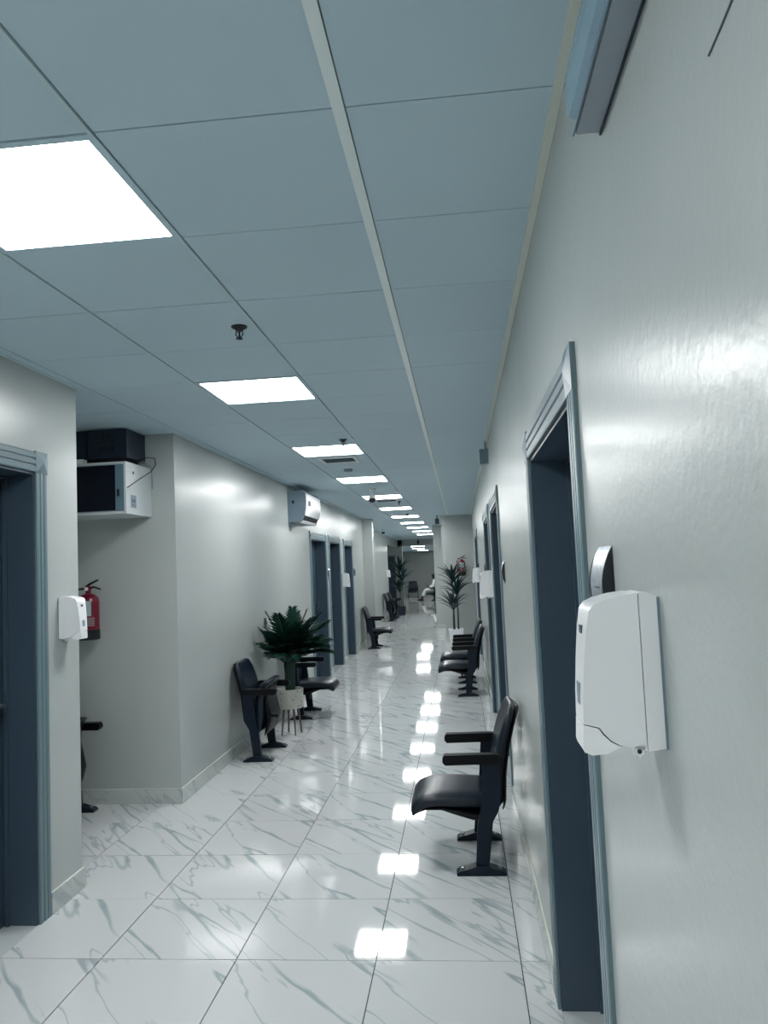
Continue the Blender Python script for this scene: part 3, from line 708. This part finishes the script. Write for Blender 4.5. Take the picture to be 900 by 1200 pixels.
# ------------------------------------------------------------------ fire extinguishers
def extinguisher(loc, rz, lab):
    """origin at the bottom centre, wall behind at +y"""
    t = thing('fire_extinguisher', lab, 'fire extinguisher', loc, rz, 'red fire extinguishers')
    bm = bmesh.new(); lathe(bm, [(0.076, 0.075), (0.077, 0.09), (0.077, 0.27), (0.070, 0.305), (0.048, 0.328), (0.022, 0.338)], n=28); obj('cylinder', bm, M_RED, t, smooth=True)
    bm = bmesh.new(); lathe(bm, [(0.070, 0), (0.080, 0.004), (0.080, 0.074), (0.076, 0.076)], n=28); obj('base_skirt', bm, M_BLACK, t, smooth=True)
    bm = bmesh.new(); lathe(bm, [(0.020, 0.336), (0.020, 0.362), (0.026, 0.366), (0.026, 0.386), (0.016, 0.392)], n=14); vl = obj('valve', bm, M_RED, t, smooth=True)
    bm = bmesh.new(); tube(bm, [(0.0, 0, 0.375), (0.05, -.01, 0.384), (0.105, -.02, 0.366)], [.009, .008, .006], 8); obj('carry_handle', bm, M_BLACK, vl, smooth=True)
    bm = bmesh.new(); tube(bm, [(-0.015, 0, 0.388), (0.02, -.005, 0.41), (0.085, -.015, 0.435)], [.010, .009, .006], 8); obj('lever', bm, M_BLACK, vl, smooth=True)
    bm = bmesh.new(); tube(bm, [(-.02, 0, .375), (-.075, -.01, .37), (-.098, -.01, .32), (-.092, 0, .20), (-.090, 0, .09)], .009, 8); obj('hose', bm, M_BLACK, t, smooth=True)
    bm = bmesh.new(); tube(bm, [(0.0, -.024, .372), (0, -.034, .372)], 0.013, 12); obj('gauge', bm, M_WHITE, vl)
    def patch(a0, a1, z0, z1, r, name, m):
        bm = bmesh.new(); n = 8; A = []
        for k in range(n+1):
            a = a0+(a1-a0)*k/n; A.append([bm.verts.new((rr*math.cos(a), rr*math.sin(a), z)) for rr in (r-.0012, r) for z in (z0, z1)])
        for p, q in zip(A, A[1:]):
            bm.faces.new((p[2], q[2], q[3], p[3])); bm.faces.new((p[0], p[1], q[1], q[0])); bm.faces.new((p[1], p[3], q[3], q[1])); bm.faces.new((p[0], q[0], q[2], p[2]))
        bm.faces.new((A[0][0], A[0][2], A[0][3], A[0][1])); bm.faces.new((A[-1][0], A[-1][1], A[-1][3], A[-1][2]))
        return obj(name, bm, m, t)
    patch(-PI*.72, -PI*.28, .175, .285, .0795, 'inspection_card', M_PAPER)
    for k in range(5): patch(-PI*.40, -PI*.18, .105+.013*k, .109+.013*k, .0786, 'print_line', M_PAPER)
    for k in range(4): patch(-PI*.62, -PI*.52, .105+.016*k, .113+.016*k, .0786, 'print_line', M_PAPER)
    obj('wall_bracket', B(-.035, .01, .0775, .0995, .15, .25), M_BLACK, t)
    return t
extinguisher((-2.735, 5.448, 1.205), 0, 'red fire extinguisher in the left recess, partly behind the left soap dispenser')
extinguisher((0.02, 16.70, 1.40), 0, 'red fire extinguisher on the stub wall behind the tall plant on the right')

# ------------------------------------------------------------------ plants
def frond(bm, base, az, lean, length, nl=22, ll=0.16, wd=0.014):
    d0 = Vector((math.cos(az), math.sin(az), 0)); pts = []
    for k in range(13):
        s = k/12; ang = lean*(0.35+1.0*s)
        if k == 0: p = Vector(base)
        else: p = pts[-1] + (d0*math.sin(ang) + Vector((0, 0, math.cos(ang))))*length/12
        pts.append(p)
    tube(bm, pts, [0.006*(1-.8*k/12) for k in range(13)], 5)
    side = Vector((0, 0, 1)).cross(d0)
    for q in range(nl):
        s = 0.22+0.78*q/(nl-1); i = min(11, int(s*12)); f = s*12-i; p = pts[i].lerp(pts[i+1], f)
        tg = (pts[i+1]-pts[i]).normalized(); L = ll*(0.55+0.65*math.sin(PI*min(1, .15+s*.85)))*random.uniform(.85, 1.1)
        for sg in (-1, 1):
            dr_ = (side*sg*(0.9-.35*s) + tg*(0.75+.5*s) + Vector((0, 0, -0.12))).normalized(); nn = dr_.cross(tg).normalized()
            wv = dr_.cross(nn).normalized()*wd*.5
            a, b, c = p, p+dr_*L*.45+Vector((0, 0, .006)), p+dr_*L + Vector((0, 0, -L*.18))
            vv = [bm.verts.new(x) for x in (a-wv*.4, b-wv, c, b+wv, a+wv*.4)]
            bm.faces.new(vv)
t = thing('potted_palm', 'bushy dark green palm in a patterned white pot on four wooden legs, left', 'plant', (-1.79, 7.82, 0))
for k, a in enumerate((.5, 2.1, 3.7, 5.3)):
    bm = bmesh.new(); tube(bm, [(0.075*math.cos(a), 0.075*math.sin(a), 0.265), (0.105*math.cos(a), 0.105*math.sin(a), 0.0)], [.012, .008], 8); obj('leg', bm, M_WOOD, t)
bm = bmesh.new(); lathe(bm, [(0.118, 0.262), (0.124, 0.268), (0.130, 0.455), (0.124, 0.455), (0.121, 0.43), (0.02, 0.43)], n=32); obj('pot', bm, M_POT, t, smooth=True)
bm = bmesh.new(); lathe(bm, [(0.050, 0.43), (0.056, 0.50), (0.052, 0.60), (0.060, 0.70), (0.03, 0.76)], n=14); obj('sheath', bm, M_STEM, t, smooth=True)
random.seed(11)
spec = [(0.1, .55, .62), (.8, .75, .55), (1.5, .50, .60), (2.2, .8, .52), (2.9, .62, .60), (3.3, 1.05, .50), (3.9, .70, .55), (4.5, .4, .60), (5.1, .85, .52), (5.7, .60, .60), (0.4, 1.05, .50), (6.0, 1.15, .50), (1.2, .12, .60), (3.5, .35, .60), (4.9, .95, .45), (4.4, .75, .52), (5.2, .62, .56), (4.0, 1.0, .5), (5.5, 1.0, .5), (4.6, 1.25, .46), (5.0, 1.3, .44), (3.0, 1.3, .44), (0.0, 1.3, .48), (5.8, .95, .55), (2.7, .85, .55), (0.3, .75, .6), (0.9, .95, .46), (4.2, .95, .42), (2.5, 1.1, .45), (5.4, 1.1, .45), (.2, .3, .58)]
for az, ln, L in spec:
    bm = bmesh.new(); frond(bm, (0.02*math.cos(az), 0.02*math.sin(az), 0.66), az, ln, L*.95, nl=15, ll=.20, wd=.030)
    for v in bm.verts:
        if v.co.x < -0.25: v.co.x = -0.25+(v.co.x+.25)*.12
    obj('frond', bm, M_GREEN, t)

def strap_leaf(bm, base, az, lean, L, wd):
    d0 = Vector((math.cos(az), math.sin(az), 0)); side = Vector((-math.sin(az), math.cos(az), 0)); p = Vector(base); prev = None; n = 8
    for k in range(n+1):
        s = k/n; ang = lean+1.25*s*s*(.6+lean*.4); w_ = wd*(math.sin(PI*(.12+.88*s))**.7 if s < 1 else 0.05)*.5
        row = (bm.verts.new(p-side*w_), bm.verts.new(p+Vector((0, 0, -w_*.5))), bm.verts.new(p+side*w_))
        if prev:
            bm.faces.new((prev[0], prev[1], row[1], row[0])); bm.faces.new((prev[1], prev[2], row[2], row[1]))
        prev = row; p = p+(d0*math.sin(ang)+Vector((0, 0, math.cos(ang))))*L/n
def dracaena(loc, lab, trunks, pot_w, pot_h, L, leafw, group=None, potm=None):
    t = thing('potted_dracaena', lab, 'plant', loc, 0, group)
    bm = bmesh.new(); a, b = pot_w*.42, pot_w*.5
    vb = [bm.verts.new((sx*a, sy*a, 0)) for sx, sy in ((-1, -1), (1, -1), (1, 1), (-1, 1))]; vt = [bm.verts.new((sx*b, sy*b, pot_h)) for sx, sy in ((-1, -1), (1, -1), (1, 1), (-1, 1))]
    vi = [bm.verts.new((sx*b*.9, sy*b*.9, pot_h)) for sx, sy in ((-1, -1), (1, -1), (1, 1), (-1, 1))]; vd = [bm.verts.new((sx*b*.88, sy*b*.88, pot_h-.05)) for sx, sy in ((-1, -1), (1, -1), (1, 1), (-1, 1))]
    bm.faces.new(vb[::-1]); bm.faces.new(vd)
    for A, Bq in ((vb, vt), (vt, vi), (vi, vd)):
        for k in range(4): bm.faces.new((A[k], A[(k+1) % 4], Bq[(k+1) % 4], Bq[k]))
    obj('pot', bm, potm or M_WHITE, t, bevel=0.006, seg=1)
    for (x, y, h, n) in trunks:
        bm = bmesh.new(); tube(bm, [(x, y, pot_h-.04), (x*1.1, y, (pot_h+h)/2), (x*.9, y, h)], [.018, .015, .012], 8); tr = obj('trunk', bm, M_TRUNK, t, smooth='all')
        for q in range(n):
            bm = bmesh.new(); az = q*2.4+x*9; strap_leaf(bm, (x*.9, y, h-.02+0.10*q/n), az, 0.25+0.75*((q*5) % n)/n, L*random.uniform(.8, 1.1), leafw); obj('leaf', bm, M_GREEN2, tr)
    return t
dracaena((-0.16, 16.0, 0), 'tall three-headed dracaena in a white square pot before the right stub wall',
         [(-0.04, 0, .72, 26), (.05, .02, 1.02, 24), (-0.03, .03, 1.28, 28)], .30, .33, .46, .052)
dracaena((-2.10, 26.6, 0), 'distant tall plant behind the two far left chairs', [(-.05, 0, .8, 16), (.06, 0, 1.15, 18), (0, .04, 1.5, 18)], .30, .30, .55, .09, None, M_DARK)

# ------------------------------------------------------------------ seated person (far away)
def skinned(name, verts, edges, radii, m, parent, sub=1):
    me = bpy.data.meshes.new(name); me.from_pydata(verts, edges, []); o = bpy.data.objects.new(name, me); COL.objects.link(o); o.parent = parent
    me.materials.append(m)
    sk = o.modifiers.new('skin', 'SKIN'); sk.use_smooth_shade = True
    for v, r in zip(me.skin_vertices[0].data, radii): v.radius = (r, r) if not isinstance(r, tuple) else r; v.use_root = False
    me.skin_vertices[0].data[0].use_root = True
    s = o.modifiers.new('sub', 'SUBSURF'); s.levels = sub; s.render_levels = sub
    return o
P = thing('person', 'person in white robe and dark shoes sitting at the far right, legs stretched left', 'person', (-1.32, 36.9, 0), PI)
# local: +x forward, z up, seat top about .41
body_v = [(-0.02, 0, .50), (-0.05, 0, .72), (-0.05, 0, .92), (-0.01, 0, 1.02), (0.02, 0, 1.10), (0.03, 0, 1.17),
          (0.0, .09, .50), (.43, .12, .50), (.55, .12, .12), (.66, .12, .05),
          (0.0, -.09, .50), (.40, -.10, .52), (.62, -.10, .14), (.73, -.10, .07),
          (-0.04, .17, .90), (.02, .23, .66), (.24, .14, .62), (.31, .11, .62),
          (-0.04, -.17, .90), (.06, -.23, .68), (.28, -.10, .68), (.35, -.07, .70)]
body_e = [(0,1),(1,2),(2,3),(3,4),(4,5),(0,6),(6,7),(7,8),(8,9),(0,10),(10,11),(11,12),(12,13),(2,14),(14,15),(15,16),(16,17),(2,18),(18,19),(19,20),(20,21)]
body_r = [.13, .12, .11, .05, .07, .08, .08, .058, .035, .03, .08, .058, .035, .03, .055, .042, .030, .026, .055, .042, .030, .026]
skinned('body', body_v, body_e, body_r, M_SKIN, P)
robe_v = body_v[:4]+[(0.0, .09, .50), (.43, .12, .51), (.53, .12, .20), (0.0, -.09, .50), (.40, -.10, .53), (.58, -.10, .22), (-0.04, .17, .90), (.02, .23, .66), (.21, .15, .62), (-0.04, -.17, .90), (.06, -.23, .68), (.25, -.11, .68), (.2, 0, .50), (.42, 0, .49), (.54, 0, .22)]
robe_e = [(0,1),(1,2),(2,3),(0,4),(4,5),(5,6),(0,7),(7,8),(8,9),(2,10),(10,11),(11,12),(2,13),(13,14),(14,15),(0,16),(16,17),(17,18)]
robe_r = [.15, .14, .13, .065, .095, .075, .075, .095, .075, .075, .07, .058, .05, .07, .058, .05, .08, .07, .07]
skinned('robe', robe_v, robe_e, robe_r, M_ROBE, P)
bm = bmesh.new(); bmesh.ops.create_uvsphere(bm, u_segments=16, v_segments=10, radius=.098)
for v in bm.verts: v.co = Vector((v.co.x*1.05+.012, v.co.y*.85, v.co.z*1.05+1.165)); 
for v in list(bm.verts):
    if v.co.x > .06 and v.co.z < 1.19: v.co.x = .05+(v.co.x-.05)*.2
obj('hair', bm, M_BLACK, P, smooth='all')
for y, x, z in ((.12, .60, 0.0), (-.10, .68, 0.01)):
    bm = bmesh.new(); prism(bm, [(x-.10, z), (x+.16, z), (x+.17, z+.035), (x+.08, z+.065), (x, z+.10), (x-.09, z+.10)], 'y', y-.045, y+.045); obj('shoe', bm, M_BLACK, P, smooth=True, bevel=.012, seg=2)
bm = B(.36, .375, -.08, -.01, .70, .84); obj('phone', bm, M_BLACK, None); ph = bpy.data.objects['phone']; ph.location = (-1.32, 36.9, 0); ph.rotation_euler = (0, 0, PI)
tag(ph, 'dark phone held in the hand of the seated person in white', 'phone')
